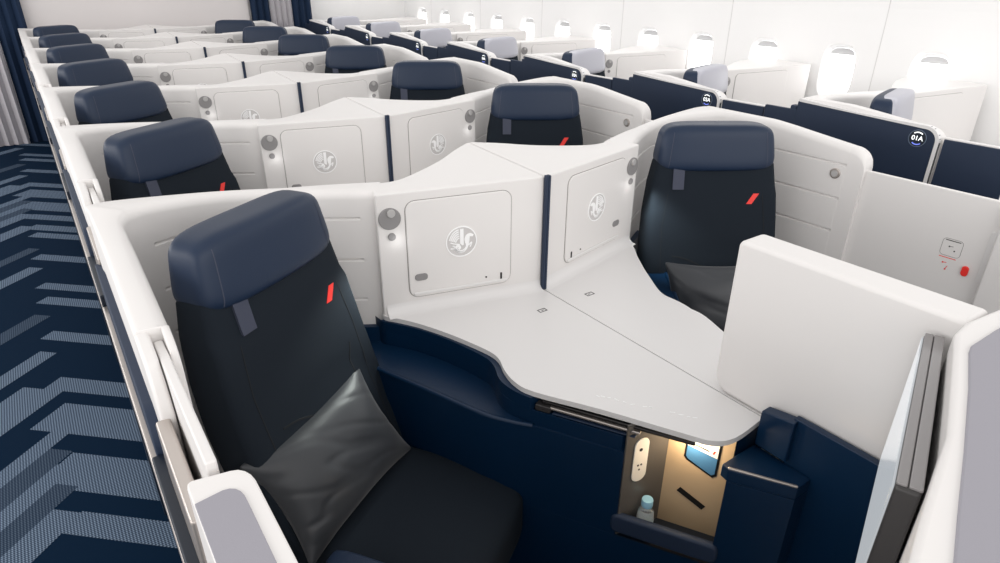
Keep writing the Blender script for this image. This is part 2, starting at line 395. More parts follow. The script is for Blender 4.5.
def make_shell(label, group, window=False, row_text=None, full=True):
    t = thing('seat_shell', label, 'seat shell', group)
    xe = 1.268 if not window else 1.58
    sw = mesh_obj('shell_wall', shell_wall_bm(window), M['shell'], t, smooth=35)
    cb = mesh_obj('storage_cabinet', cabinet_bm(xe, window), M['shell'], t, smooth=30, bevel=.008, seg=3)
    fr = Frame(F0, facade(1.268) if not window else (xe, 1.53))
    # storage door
    u0, u1 = (.088, .432) if not window else (.12, .62)
    bm = bmesh.new(); fr.plate(bm, rrect(u0 - .002, u1 + .002, .813, 1.137, .032), -.002, .0012)
    sd = mesh_obj('door_seam', bm, M['seam'], t)
    bm = bmesh.new(); fr.plate(bm, rrect(u0, u1, .815, 1.135, .030), -.004, .005)
    dr = mesh_obj('storage_door', bm, M['shell'], t, bevel=.003)
    sd.parent = dr
    bm = bmesh.new()
    fr.plate(bm, rrect(u0 + .012, u1 - .012, .822, .832, .004), .004, .009)
    mesh_obj('door_lip', bm, M['top'], dr, bevel=.003)
    if not window:
        bm = bmesh.new(); fr.disc(bm, .262, .985, .049, .003, .0056, 40); mesh_obj('emblem_ground', bm, M['emground'], dr)
        mesh_obj('emblem', emblem_bm(fr, .262, .985, .050, .004, .0070), M['white'], dr)
    bm = bmesh.new(); fr.plate(bm, rrect(.106, .148, .872, .896, .011), .004, .008)
    mesh_obj('door_latch', bm, M['greydisc'], dr, bevel=.002)
    bm = bmesh.new(); fr.plate(bm, rrect(.395, .401, .832, .855, .001), .004, .0066); fr.disc(bm, .345, .847, .003, .004, .0066, 10)
    mesh_obj('socket_slot', bm, M['black'], dr)
    # reading lamp
    bm = bmesh.new(); fr.disc(bm, .040, 1.088, .034, -.002, .006)
    lp = mesh_obj('reading_lamp', bm, M['greydisc'], t, bevel=.002)
    bm = bmesh.new(); fr.disc(bm, .044, 1.106, .013, .004, .012, 18); mesh_obj('lamp_eye', bm, M['greydisc2'], lp, bevel=.003)
    bm = bmesh.new(); fr.disc(bm, .043, 1.030, .012, -.002, .006, 18); mesh_obj('control_button', bm, M['greydisc'], t, bevel=.002)
    # round light on the inner face of the wing
    bm = bmesh.new()
    for rr, x0, x1 in ((.021, .098, .106),):
        slab(bm, [(x0, 1.235 + rr * math.cos(2 * math.pi * k / 24), 1.045 + rr * math.sin(2 * math.pi * k / 24)) for k in range(24)], (x1 - x0, 0, 0))
    wl = mesh_obj('wing_lamp', bm, M['metal'], t, bevel=.003)
    bm = bmesh.new(); rr = .013
    slab(bm, [(.105, 1.235 + rr * math.cos(2 * math.pi * k / 20), 1.045 + rr * math.sin(2 * math.pi * k / 20)) for k in range(20)], (.003, 0, 0))
    mesh_obj('lamp_glass', bm, M['greydisc2'], wl)
    # outer side
    zt = 1.178 if window else 1.02
    bm = bmesh.new()
    pr = [(1.955, .06), (1.955, zt - .06), (1.80 if window else 1.93, zt - .0), (1.22, zt - .012)]
    pr = [(1.81, .06), (1.81, zt)] if window else [(1.95, .06), (1.95, zt)]
    rc = .065
    cy, cz = 1.135 + rc, zt - .014 - rc
    pr += [(cy + rc * math.cos(R_(a)), cz + rc * math.sin(R_(a))) for a in range(90, 181, 15)] + [(1.135, .06)]
    slab(bm, [(.022, y, z) for y, z in pr], (.02, 0, 0))
    ap = mesh_obj('aisle_panel', bm, M['navypanel'], t, bevel=.003)
    if window:
        bm = bmesh.new(); slab(bm, [(.024, 1.80, .06), (.024, 1.80, 1.135), (.024, 1.99, 1.135), (.024, 1.99, .06)], (.018, 0, 0))
        mesh_obj('aisle_panel', bm, M['navypanel'], t, bevel=.003)
        # white rim round the front of the navy panel
        bm = bmesh.new(); o_ = []; i_ = []
        P = [(1.80, zt)] + [(cy + rc * math.cos(R_(a)), cz + rc * math.sin(R_(a))) for a in range(90, 181, 9)] + [(1.135, .06)]
        for k, (y, z) in enumerate(P):
            a = P[max(k - 1, 0)]; b = P[min(k + 1, len(P) - 1)]; d = Vector((b[0] - a[0], b[1] - a[1])).normalized(); nrm = Vector((d.y, -d.x)) * -1
            if k == 0: nrm = Vector((0, 1))
            o_.append((y - abs(0) + nrm.x * .014 * (1 if True else 0), z + nrm.y * .014)); i_.append((y, z))
        for k in range(len(P) - 1):
            slab(bm, [(.018, *i_[k]), (.018, *i_[k + 1]), (.018, *o_[k + 1]), (.018, *o_[k])], (.035, 0, 0))
        bmesh.ops.remove_doubles(bm, verts=bm.verts, dist=1e-5)
        mesh_obj('rim', bm, M['top'], t)
        # round seat number badge
        bf = Frame((.0215, 2.0), (.0215, 1.0)); bu = 2.0 - 1.222; bv = 1.105
        bf.o = Vector((.0215, 2.0, 0)); bf.u = Vector((0, -1, 0)); bf.w = Vector((-1, 0, 0))
        bm = bmesh.new(); bf.disc(bm, bu, bv, .036, 0, .002); bd = mesh_obj('number_badge', bm, M['navydark'], t)
        bm = bmesh.new(); ring(bf, bm, bu, bv, .036, .0022, 0, .003); mesh_obj('badge_ring', bm, M['ringgrey'], bd)
        bm = bmesh.new(); ring(bf, bm, bu, bv, .0265, .0045, .001, .0034, 50, 130, 12); mesh_obj('badge_light', bm, M['ledwhite'], bd)
        bm = bmesh.new(); ring(bf, bm, bu, bv, .0265, .0045, .001, .0034, 230, 310, 12); mesh_obj('badge_light', bm, M['ledblue'], bd)
        t['_badge'] = 1
    else:
        bm = bmesh.new(); box(bm, .010, .030, .82, 1.93, .86, .90)
        mesh_obj('side_rail', bm, M['metal'], t, bevel=.005, seg=3)
        bm = bmesh.new(); slab(bm, [(.0402, y, z) for y, z in [(1.06, .30), (1.06, 1.05), (1.09, 1.105), (1.13, 1.135), (1.22, 1.154), (1.22, .30)]], (.0252, 0, 0))
        mesh_obj('wing_outer_leaf', bm, M['shell'], t, bevel=.008, seg=3)
        bm = bmesh.new(); slab(bm, [(.031, y, z) for y, z in [(.80, .30), (.80, 1.04), (1.065, 1.05), (1.065, .30)]], (.025, 0, 0))
        mesh_obj('door_track', bm, M['metal'], t, bevel=.006, seg=3)
        bm = bmesh.new(); box(bm, .012, .034, .80, 1.135, .10, .93); mesh_obj('lower_side_panel', bm, M['navydark'], t, bevel=.004)
    # sliding door
    zt2 = 1.125 if window else 1.13
    bm = bmesh.new(); x0, x1 = (.036, .060) if window else (.0672, .0840)
    y0, y1 = (.86, 1.125) if window else (.80, 1.20)
    box(bm, x0, x1, y0, y1, .12, zt2)
    dd = mesh_obj('sliding_door', bm, M['shell'], t, bevel=.004)
    if window:
        bm = bmesh.new(); box(bm, x0 - .012, x0, .86, 1.118, .12, zt2 - .006); mesh_obj('door_skin', bm, M['navypanel'], dd)
        bm = bmesh.new(); box(bm, x0 - .010, x0 + .03, 1.812, 1.850, .12, zt2 + .030); mesh_obj('door_post', bm, M['navypanel'], t, bevel=.008)
    # console top and navy body
    bm = bmesh.new(); prism(bm, console_outline(xe, window), .752, .768)
    ct = mesh_obj('console_top', bm, M['top'], t, bevel=.006, seg=3)
    bm = bmesh.new()
    fr.plate(bm, [(0.0, .766), (fr.len, .766), (fr.len, .80), (0.0, .80)], -.004, .002)
    # cove where the top meets the cabinet
    bm.free(); bm = bmesh.new()
    ls = 7; prev = None
    for e in range(2):
        u = 0.012 if e == 0 else fr.len
        L_ = [fr.p(u, .766, .034)]
        for k in range(ls): a = R_(90 * k / (ls - 1)); L_.append(fr.p(u, .768 + .034 * (1 - math.cos(a)), .034 * (1 - math.sin(a)) + .0005))
        L_.append(fr.p(u, .766, -.001)); vs = [bm.verts.new(p) for p in L_]
        if prev:
            for k in range(len(vs)): bm.faces.new((prev[k], prev[(k + 1) % len(vs)], vs[(k + 1) % len(vs)], vs[k]))
            bm.faces.new(vs)
        else: bm.faces.new(vs[::-1])
        prev = vs
    mesh_obj('cove', bm, M['top'], ct, smooth=50)
    if not window:
        bm = bmesh.new(); box(bm, 1.2615, 1.2695, 1.511, 1.527, .768, 1.172); mesh_obj('seal_strip', bm, M['navypanel'], t, bevel=.002)
        bm = bmesh.new()
        for (a, b, c, d) in ((1.155, 1.185, 1.390, 1.393), (1.155, 1.185, 1.406, 1.409), (1.155, 1.158, 1.390, 1.409), (1.182, 1.185, 1.390, 1.409), (1.167, 1.176, 1.398, 1.401)):
            box(bm, a, b, c, d, .767, .7685)
        mesh_obj('print_mark', bm, M['bezel'], ct)
    # navy body
    bm = bmesh.new()
    xb = xe - .006
    if window:
        prism(bm, [(.60, 1.69), (.64, 1.58), (.78, 1.17), (.88, 1.01), (1.11, .635), (1.2, .60), (xb, .60), (xb, 1.52), (.74, 1.66)], .05, .748)
        mesh_obj('console_body', bm, M['navy'], t, bevel=.006)
    else:
        full_p = [(.585, 1.72), (.615, 1.62), (.70, 1.39), (.775, 1.175), (.815, 1.105), (.87, 1.045), (.985, .84), (1.112, .628), (1.19, .50), (xb, .50), (xb, 1.52), (.74, 1.65), (.74, 1.69), (.66, 1.735)]
        prism(bm, full_p, .05, .385)
        notch = [(.585, 1.72), (.615, 1.62), (.70, 1.39), (.775, 1.175), (.815, 1.105), (.87, 1.045), (.985, .84), (1.125, .815), (1.205, .675), (1.112, .628), (1.19, .50), (xb, .50), (xb, 1.52), (.74, 1.65), (.74, 1.69), (.66, 1.735)]
        prism(bm, notch, .385, .668)
        # raised rim around the arm ledge
        inner = [tuple(p) for p in cr([(.722, 1.71), (.726, 1.655), (.752, 1.615), (.795, 1.545), (.838, 1.44), (.872, 1.31), (.872, 1.25), (.845, 1.18), (.845, 1.12), (.87, 1.055)], 4)]
        up = inner + [(.985, .848), (1.125, .823), (1.213, .675), (1.18, .66), (xb, .66), (xb, 1.52), (.745, 1.66)]
        prism(bm, up, .668, .714)
        inner2 = [tuple(p) for p in cr([(.722, 1.71), (.726, 1.655), (.752, 1.615), (.795, 1.545), (.838, 1.44), (.872, 1.31), (.872, 1.25), (.845, 1.18), (.845, 1.12), (.862, 1.065)], 4)]
        prism(bm, inner2 + [(.91, 1.06), (1.045, .845), (1.125, .823), (1.213, .675), (1.18, .66), (xb, .66), (xb, 1.52), (.745, 1.66), (.726, 1.665)], .714, .752)
        prism(bm, [(.54, 1.81), (.65, 1.748), (.74, 1.695), (.728, 1.672), (.642, 1.728), (.532, 1.785)], .60, .722)
        bdy = mesh_obj('console_body', bm, M['navy'], t, bevel=.010, seg=3, smooth=50)
        bm = bmesh.new()
        outer = [Vector(p) for p in cr([(.62, 1.655), (.64, 1.56), (.708, 1.38), (.782, 1.18), (.822, 1.11), (.865, 1.055)], 5)]
        prev = None
        for i, p in enumerate(outer):
            d = (outer[min(i + 1, len(outer) - 1)] - outer[max(i - 1, 0)]).normalized(); nr = Vector((-d.y, d.x))
            if nr.x > 0: nr = -nr
            L_ = []
            for k in range(8): a = math.pi * k / 7; L_.append((p.x + nr.x * .008 * math.cos(a), p.y + nr.y * .008 * math.cos(a), .667 + .007 * math.sin(a)))
            vs = [bm.verts.new(q) for q in L_]
            if prev:
                for k in range(8): bm.faces.new((prev[k], prev[(k + 1) % 8], vs[(k + 1) % 8], vs[k]))
            prev = vs
        mesh_obj('arm_ledge_lip', bm, M['navy'], t, smooth=60)
    return t

def copy_tree(o, parent=None, mirror=None):
    c = o.copy(); COL.objects.link(c); c.parent = parent
    for ch in list(o.children): copy_tree(ch, c)
    return c
def mirror_tree(o, cache):
    """a mirrored thing: its meshes reflected about the centre line and a little wider"""
    mtx = Matrix.Translation((CX, 0, 0)) @ Matrix.Diagonal((-1.06, 1, 1, 1)) @ Matrix.Translation((-CX, 0, 0))
    def rec(a, par):
        c = a.copy(); COL.objects.link(c); c.parent = par
        if a.data:
            me = a.data.copy()
            if a.name.startswith('shell_wall'):
                wm = shell_wall_bm(False, False); bmesh.ops.recalc_face_normals(wm, faces=wm.faces); wm.to_mesh(me); wm.free()
                for p in me.polygons: p.use_smooth = True
                me.set_sharp_from_angle(angle=R_(35))
            me.transform(mtx); me.flip_normals(); c.data = me
        for ch in list(a.children):
            if not ch.name.startswith('wing_outer_leaf'): rec(ch, c)
        return c
    return rec(o, None)

ROWS = ['nearest row', 'second row from the camera', 'third row from the camera', 'fourth row from the camera', 'fifth row from the camera', 'sixth row from the camera', 'seventh and last row by the bulkhead']
# seats of the middle block
left0 = make_seat('', (.362, 1.527, 0), R_(33), 'business seats along the left aisle')
shellL = make_shell('', 'left hand shells of the middle block')
shellR = mirror_tree(shellL, {})
def slim(y):       # the right console is narrower than the left one
    K = [(.60, 1), (.70, .92), (.84, .80), (.98, .73), (1.13, .70), (1.25, .77), (1.36, .87), (1.48, .95), (1.58, 1)]
    if y <= K[0][0] or y >= K[-1][0]: return 1
    for (a, b), (c, d) in zip(K, K[1:]):
        if a <= y <= c: return b + (d - b) * (y - a) / (c - a)
for k_ in shellR.children:
    if k_.name.startswith(('console_', 'arm_ledge')):
        for v_ in k_.data.vertices: v_.co.x = CX + (v_.co.x - CX) * slim(v_.co.y)
    if k_.name.startswith('sliding_door'):
        for v_ in k_.data.vertices:
            if v_.co.z > 1: v_.co.z = 1.078
shellW = make_shell('', 'window side shells', window=True)
DXW = 3.11
extra = {0: ' with a cushion against its backrest', }
for r in range(NROW):
    dy = r * PITCH
    s = left0 if r == 0 else copy_tree(left0)
    s.location = (.362, 1.527 + dy, 0); s['group'] = 'business seats along the left aisle'
    s['label'] = ('navy seat with charcoal pillow and full cushion in view, left aisle, nearest row' if r == 0 else 'navy headrest seat along the left aisle, ' + ROWS[r])
    s = copy_tree(left0)
    s.location = (2.125, 1.53 + dy, 0); s.rotation_euler = (0, 0, R_(-33)); s['group'] = 'business seats right of the centre console'
    s['label'] = ('navy seat behind the raised white divider, right of the centre console, nearest row' if r == 0 else 'navy headrest seat right of the centre cabinets, ' + ROWS[r])
    s = copy_tree(left0)
    s.location = (.36 + DXW, 1.50 + dy, 0); s.rotation_euler = (0, 0, R_(14)); s['group'] = 'business seats along the windows'
    s['label'] = 'seat with pale grey painted headrest highlight beside the windows, ' + ROWS[r]
    # light sheen on the headrest front, put in as a pale grey skin
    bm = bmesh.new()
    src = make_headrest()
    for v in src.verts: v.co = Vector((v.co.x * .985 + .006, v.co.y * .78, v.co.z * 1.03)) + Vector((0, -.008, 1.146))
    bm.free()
    if r == 0: highlight_obj = mesh_obj('headrest_highlight', src, M['highlight'], s, smooth=70); highlight_mesh = highlight_obj.data
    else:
        src.free(); highlight_obj = bpy.data.objects.new('headrest_highlight', highlight_mesh); COL.objects.link(highlight_obj); highlight_obj.parent = s
for r in range(NROW):
    dy = r * PITCH
    a = shellL if r == 0 else copy_tree(shellL)
    a.location.y = dy; a['label'] = 'white shell and emblem cabinet around left aisle seat, ' + ROWS[r]; a['group'] = 'left hand shells of the middle block'
    b = shellR if r == 0 else copy_tree(shellR)
    b.location.y = dy; b['label'] = 'white shell and emblem cabinet around right middle seat, ' + ROWS[r]; b['group'] = 'right hand shells of the middle block'
wshells = []
for r in range(NROW):
    c = shellW if r == 0 else copy_tree(shellW)
    c.location = (DXW, r * PITCH, 0); c['label'] = 'white window seat shell with navy panel, ' + ROWS[r]; c['group'] = 'window side shells'
    wshells.append(c)
for c in wshells:
    if '_badge' in c: del c['_badge']
# seat numbers on the badges
for r, c in enumerate(wshells):
    cu = bpy.data.curves.new('number_text', 'FONT'); cu.body = '0%dA' % (r + 1); cu.size = .029; cu.align_x = 'CENTER'; cu.align_y = 'CENTER'; cu.extrude = .0006; cu.offset = .0002
    tmp = bpy.data.objects.new('tmp_text', cu); COL.objects.link(tmp)
    bpy.context.view_layer.update()
    me = bpy.data.meshes.new_from_object(tmp); bpy.data.objects.remove(tmp)
    me.name = 'number_text'; me.materials.clear(); me.materials.append(M['ledwhite'])
    # text x -> -Y, text y -> Z, facing -X
    me.transform(Matrix(((0, 0, -1, .0188), (-1, 0, 0, 1.222), (0, 1, 0, 1.105), (0, 0, 0, 1))))
    o = bpy.data.objects.new('number_text', me); COL.objects.link(o)
    bd = [k for k in c.children if k.name.startswith('number_badge')][0]
    o.parent = bd

# ------------------------------------------------------------------ details only the nearest row shows
# R1: cabin side door panel markings (seen from inside)
def mirx(x): return CX - 1.06 * (x - CX)
# niche lining, belongs to the nearest left console
nicheL = [o for o in shellL.children if o.name.startswith('console_body')][0]
Cc, Ce, Pa, Pb = (1.125, .815), (1.205, .675), (.985, .84), (1.112, .628)
bm = bmesh.new(); f2 = Frame(Cc, Ce); f2.plate(bm, [(0, .385), (f2.len, .385), (f2.len, .752), (0, .752)], -.001, .004)
nb = mesh_obj('niche_back', bm, M['tan'], shellL)
bm = bmesh.new(); f2.plate(bm, [(.045, .70), (.045, .628), (.052, .618), (.122, .583), (.132, .592), (.132, .70)], .004, .0055); cd = mesh_obj('card_pocket', bm, M['black'], nb)
f3 = Frame(Pa, Cc); bm = bmesh.new(); f3.plate(bm, [(0.004, .385), (f3.len, .385), (f3.len, .752), (0.004, .752)], -.001, .004)
ns = mesh_obj('niche_side', bm, M['nichegrey'], shellL)
bm = bmesh.new(); f3.plate(bm, rrect(.030, .075, .560, .70, .022), .004, .007); sk = mesh_obj('power_socket', bm, M['card'], ns, bevel=.001)
bm = bmesh.new(); f3.disc(bm, .050, .665, .005, .007, .0078, 10); f3.disc(bm, .046, .615, .003, .007, .0078, 8); f3.disc(bm, .056, .615, .003, .007, .0078, 8); f3.disc(bm, .051, .600, .003, .007, .0078, 8); mesh_obj('socket_hole', bm, M['bezel'], sk)
bm = bmesh.new(); f2.strip(bm, [(.045, .515), (.115, .475)], .016, .003, .0055); mesh_obj('slot', bm, M['black'], nb)
bm = bmesh.new(); prism(bm, [Pa, Cc, Ce, Pb], .385, .389); mesh_obj('niche_floor', bm, M['navydark'], shellL)
bm = bmesh.new(); prism(bm, [(1.10, .795), (1.122, .792), (1.19, .690), (1.170, .684)], .744, .750)
mesh_obj('niche_lamp', bm, M['lampwarm'], shellL)
# sill in front of the niche
fs = Frame((.980, .853), (1.120, .615)); bm = bmesh.new(); fs.plate(bm, rrect(0, fs.len, .40, .462, .02), -.014, .010)
mesh_obj('niche_sill', bm, M['navypanel'], shellL, bevel=.010, seg=3)
# safety card
bm = bmesh.new(); f2.plate(bm, [(.050, .735), (.050, .632), (.056, .624), (.118, .592), (.126, .598), (.126, .735)], .0060, .0078); sc_ = mesh_obj('safety_card', bm, M['cardblue'])
tag(sc_, 'blue and white folded card standing in the tan lit niche under the console', 'card')
bm = bmesh.new(); f2.plate(bm, [(.050, .668), (.126, .648), (.126, .700), (.050, .700)], .0078, .0084); pass
mesh_obj('card_header', bm, M['card'], sc_)
bm = bmesh.new(); f2.strip(bm, [(.062, .676), (.104, .665)], .004, .0084, .0088); mesh_obj('card_print', bm, M['bezel'], sc_)
bm = bmesh.new(); f2.plate(bm, [(.112, .660), (.116, .659), (.120, .669), (.116, .670)], .0084, .0090); mesh_obj('card_stripe', bm, M['red'], sc_)
# bottle
def lathe(prof, n=24):
    bm = bmesh.new(); rs = []
    for r_, z in prof: rs.append([bm.verts.new((r_ * math.cos(2 * math.pi * k / n), r_ * math.sin(2 * math.pi * k / n), z)) for k in range(n)])
    for i in range(len(rs) - 1):
        for k in range(n): bm.faces.new((rs[i][k], rs[i][(k + 1) % n], rs[i + 1][(k + 1) % n], rs[i + 1][k]))
    bm.faces.new(rs[0][::-1]); bm.faces.new(rs[-1]); return bm
bt = thing('water_bottle', 'small clear water bottle with light blue cap standing in the lit niche', 'bottle', None, (1.055, .800, .389))
mesh_obj('bottle_body', lathe([(.020, 0), (.0225, .004), (.0225, .06), (.021, .075), (.012, .092), (.0105, .10)]), M['bottle'], bt, smooth=50)
bm = lathe([(.0150, 0), (.0155, .002), (.0155, .018), (.0145, .021)]); bmesh.ops.transform(bm, matrix=Matrix.Translation((0, 0, .096)), verts=bm.verts)
mesh_obj('bottle_cap', bm, M['blue'], bt, smooth=50)
bm = lathe([(.0229, .02), (.0229, .055)]); mesh_obj('bottle_label', bm, M['water'], bt, smooth=50)
# stowed tray table under the console edge
tt = thing('tray_table', 'slim grey folding table stowed under the white console edge', 'tray table')
ft = Frame((.868, 1.068), (1.080, .690))
bm = bmesh.new(); ft.plate(bm, [(0.03, .7265), (.29, .7265), (.29, .7345), (0.03, .7345)], -.034, .001)
mesh_obj('table_leaf', bm, M['metal'], tt, bevel=.003)
bm = bmesh.new(); ft.plate(bm, [(0.03, .738), (.42, .738), (.42, .746), (0.03, .746)], -.034, -.003)
mesh_obj('table_rail', bm, M['darkmetal'], tt, bevel=.002)
bm = bmesh.new(); ft.plate(bm, rrect(.012, .055, .7165, .735, .004), -.034, .005)
mesh_obj('table_hinge', bm, M['bezel'], tt, bevel=.003)
bm = bmesh.new(); ft.plate(bm, [(.06, .7165), (.28, .7165), (.28, .7205), (.06, .7205)], -.030, .004)
mesh_obj('finger_rail', bm, M['navypanel'], tt, bevel=.003)
# console script: a short curved line of raised white print
ctop = [o for o in shellL.children if o.name.startswith('console_top')][0]
bm = bmesh.new(); random.seed(3)
for k in range(15):
    t = k / 14; x = .995 + .135 * t; y = .955 - .20 * t + .006 * math.sin(t * 12)
    if k in (6, 9, 10): continue
    a = -.95 + random.uniform(-.5, .5); L_ = .004 + .003 * random.random()
    dx, dy_ = math.cos(a) * L_, math.sin(a) * L_; nx, ny = -math.sin(a) * .0012, math.cos(a) * .0012
    prism(bm, [(x - dx - nx, y - dy_ - ny), (x + dx - nx, y + dy_ - ny), (x + dx + nx, y + dy_ + ny), (x - dx + nx, y - dy_ + ny)], .7675, .7690)
mesh_obj('raised_print', bm, M['white'], ctop)

# ---- front furniture
fu = thing('front_monument', 'white front partition with grey padded top holding the screen at the right', 'partition')
outer = [(1.80, .31), (1.37, .315), (1.262, .328), (1.20, .322), (1.03, .258), (.894, .208), (.709, .160), (.619, .134), (.30, .03)]
inner = [(.30, -.16), (.70, -.08), (1.80, .10)]
bm = bmesh.new(); prism(bm, outer + inner, 0, 1.195)
mw = mesh_obj('partition_body', bm, M['shell'], fu, bevel=.010, seg=3)
ins = [(1.78, .272), (1.37, .275), (1.262, .283), (1.165, .285), (1.142, .279), (1.03, .236), (.866, .178), (.742, .136), (.653, .105), (.34, .0), (.34, -.11), (.70, -.05), (1.78, .13)]
bm = bmesh.new(); prism(bm, ins, 1.192, 1.199); mesh_obj('grey_top_pad', bm, M['greyinset'], fu, bevel=.003)
sp = thing('front_side_post', 'white end post with grey padded top at the left aisle, bottom left', 'partition')
bm = bmesh.new(); prism(bm, [tuple(p) for p in [(.038, .778), (.040, .787), (.046, .790), (.095, .780), (.105, .776), (.112, .768), (.117, .756), (.119, .742), (.120, .20), (.038, .20)]], 0, 1.12)
mesh_obj('post_body', bm, M['shell'], sp, bevel=.006, seg=3)
bm = bmesh.new(); prism(bm, [(.0395, .738), (.0395, .22), (.098, .22), (.098, .705), (.0975, .718), (.0955, .728), (.091, .736), (.085, .741), (.076, .743)], 1.118, 1.1225)
mesh_obj('grey_top_pad', bm, M['greyinset'], sp, bevel=.001)
# monitor
mo = thing('video_monitor', 'grey edged video screen seen edge on, mounted on the white front partition', 'monitor')
ms, me_ = (.793, .217), (1.247, .379)
fm = Frame(me_, ms)      # w points toward +y side
if fm.w.y < 0: fm.w = -fm.w
L = fm.len
bm = bmesh.new(); fm.plate(bm, rrect(0, L, .84, 1.15, .008), -.031, .0); hs = mesh_obj('housing', bm, [M['bezel']], mo, bevel=.004)
bm = bmesh.new(); fm.plate(bm, [(0.004, 1.148), (L - .004, 1.148), (L - .004, 1.154), (0.004, 1.154)], -.0315, -.0150); mesh_obj('top_edge', bm, M['bezeltop'], hs, bevel=.002)
bm = bmesh.new(); fm.plate(bm, [(0.004, 1.148), (L - .004, 1.148), (L - .004, 1.1535), (0.004, 1.1535)], -.0140, -.0005); mesh_obj('top_edge', bm, M['bezeltop'], hs, bevel=.002)
bm = bmesh.new(); fm.plate(bm, rrect(.006, L - .006, .85, 1.145, .006), 0, .003); mesh_obj('screen', bm, M['screen'], mo, bevel=.001)
bm = bmesh.new(); fm.plate(bm, rrect(.15, .32, .92, 1.05, .01), -.055, -.028); mesh_obj('wall_mount', bm, M['bezel'], mo, bevel=.004)
# raised divider
dv = thing('privacy_divider', 'large raised white divider panel between the two nearest middle seats', 'divider panel')
bm = bmesh.new()
pr = [(p[0], p[1]) for p in rrect(.335, .812, .700, 1.188, .022)]
pr = []
for cy, cz, r_, a0 in ((.812 - .045, .765 + .045, .045, 0), ):
    pass
P = [(.322, .60), (.322, 1.190)]
P += [(.812 - .018 + .018 * math.cos(R_(a)), 1.188 - .018 + .018 * math.sin(R_(a))) for a in range(90, -1, -15)]
P += [(.812 - .05 + .05 * math.cos(R_(a)), .769 + .05 + .05 * math.sin(R_(a))) for a in range(0, -91, -15)]
P += [(.655, .769), (.645, .60)]
slab(bm, [(1.272, y, z) for y, z in P], (.088, 0, 0))
mesh_obj('divider_leaf', bm, M['shell'], dv, bevel=.012, seg=4)
# navy footwell side with bracket
nw = thing('footwell_panel', 'dark navy footwell side panel below the white divider', 'side panel')
bm = bmesh.new(); slab(bm, [(1.244, y, z) for y, z in [(.33, .05), (.33, .832), (.572, .832), (.572, .05)]], (.020, 0, 0)); mesh_obj('panel', bm, M['navy'], nw, bevel=.003)
bm = bmesh.new(); slab(bm, [(1.228, y, z) for y, z in [(.560, .715), (.560, .830), (.643, .815), (.643, .715)]], (.034, 0, 0)); mesh_obj('bracket', bm, M['navy'], nw, bevel=.004)
bm = bmesh.new(); prism(bm, [(1.117, .650), (1.113, .628), (1.191, .500), (1.243, .50), (1.243, .650)], .668, .703); mesh_obj('post_cap', bm, M['navy'], nw, bevel=.003)
bm = bmesh.new(); prism(bm, [(1.113, .630), (1.191, .500), (1.197, .504), (1.119, .634)], .702, .707); mesh_obj('ledge_trim', bm, M['metal'], nw, bevel=.002)

# ---- door leaf of the right middle seat, its inside carries a notice, a release button and a grip
dr = [o for o in shellR.children if o.name.startswith('sliding_door')][0]
dr.data = dr.data.copy()
for v_ in dr.data.vertices:
    if v_.co.y < .9: v_.co.y = .25
dx = mirx(.0835)
pf = Frame((dx, 1.2), (dx, .2)); pf.o = Vector((dx, 1.188, -.014)); pf.u = Vector((0, -1, 0)); pf.w = Vector((-1, 0, 0))
def dpt(y, z): return (1.2 - y, z)
def outl(bm, u0, u1, v0, v1, r, t, w0, w1):
    P = rrect(u0, u1, v0, v1, r, 4); P.append(P[0]); pf.strip(bm, P, t, w0, w1)
bm = bmesh.new(); outl(bm, .380, .445, .862, .925, .012, .0016, 0, .001); mesh_obj('notice_frame', bm, M['seam'], dr)
bm = bmesh.new(); pf.strip(bm, [(.388, .919), (.437, .919)], .003, 0, .001); pf.disc(bm, .405, .897, .0028, 0, .001, 10); pf.strip(bm, [(.405, .897), (.417, .899)], .0016, 0, .001); pf.disc(bm, .424, .884, .0028, 0, .001, 10)
mesh_obj('notice_print', bm, M['bezel'], dr)
bm = bmesh.new(); pf.strip(bm, [(.382, .855), (.437, .855)], .0025, 0, .001); pf.disc(bm, .400, .835, .003, 0, .001, 10); pf.strip(bm, [(.400, .835), (.412, .837)], .002, 0, .001); pf.disc(bm, .413, .812, .003, 0, .001, 10); pf.strip(bm, [(.413, .812), (.418, .826)], .002, 0, .001)
mesh_obj('red_print', bm, M['red'], dr)
bm = bmesh.new(); pf.plate(bm, rrect(.464, .486, .808, .846, .0105), 0, .008); mesh_obj('release_button', bm, M['red'], dr, bevel=.003)
bm = bmesh.new(); pf.plate(bm, rrect(.512, .532, .80, .99, .009), 0, .004); mesh_obj('door_grip', bm, M['top'], dr, bevel=.003)
bm = bmesh.new(); box(bm, mirx(.110), mirx(.045), .20, .655, .1, 1.075); mesh_obj('door_post', bm, M['shell'], shellR, bevel=.008)

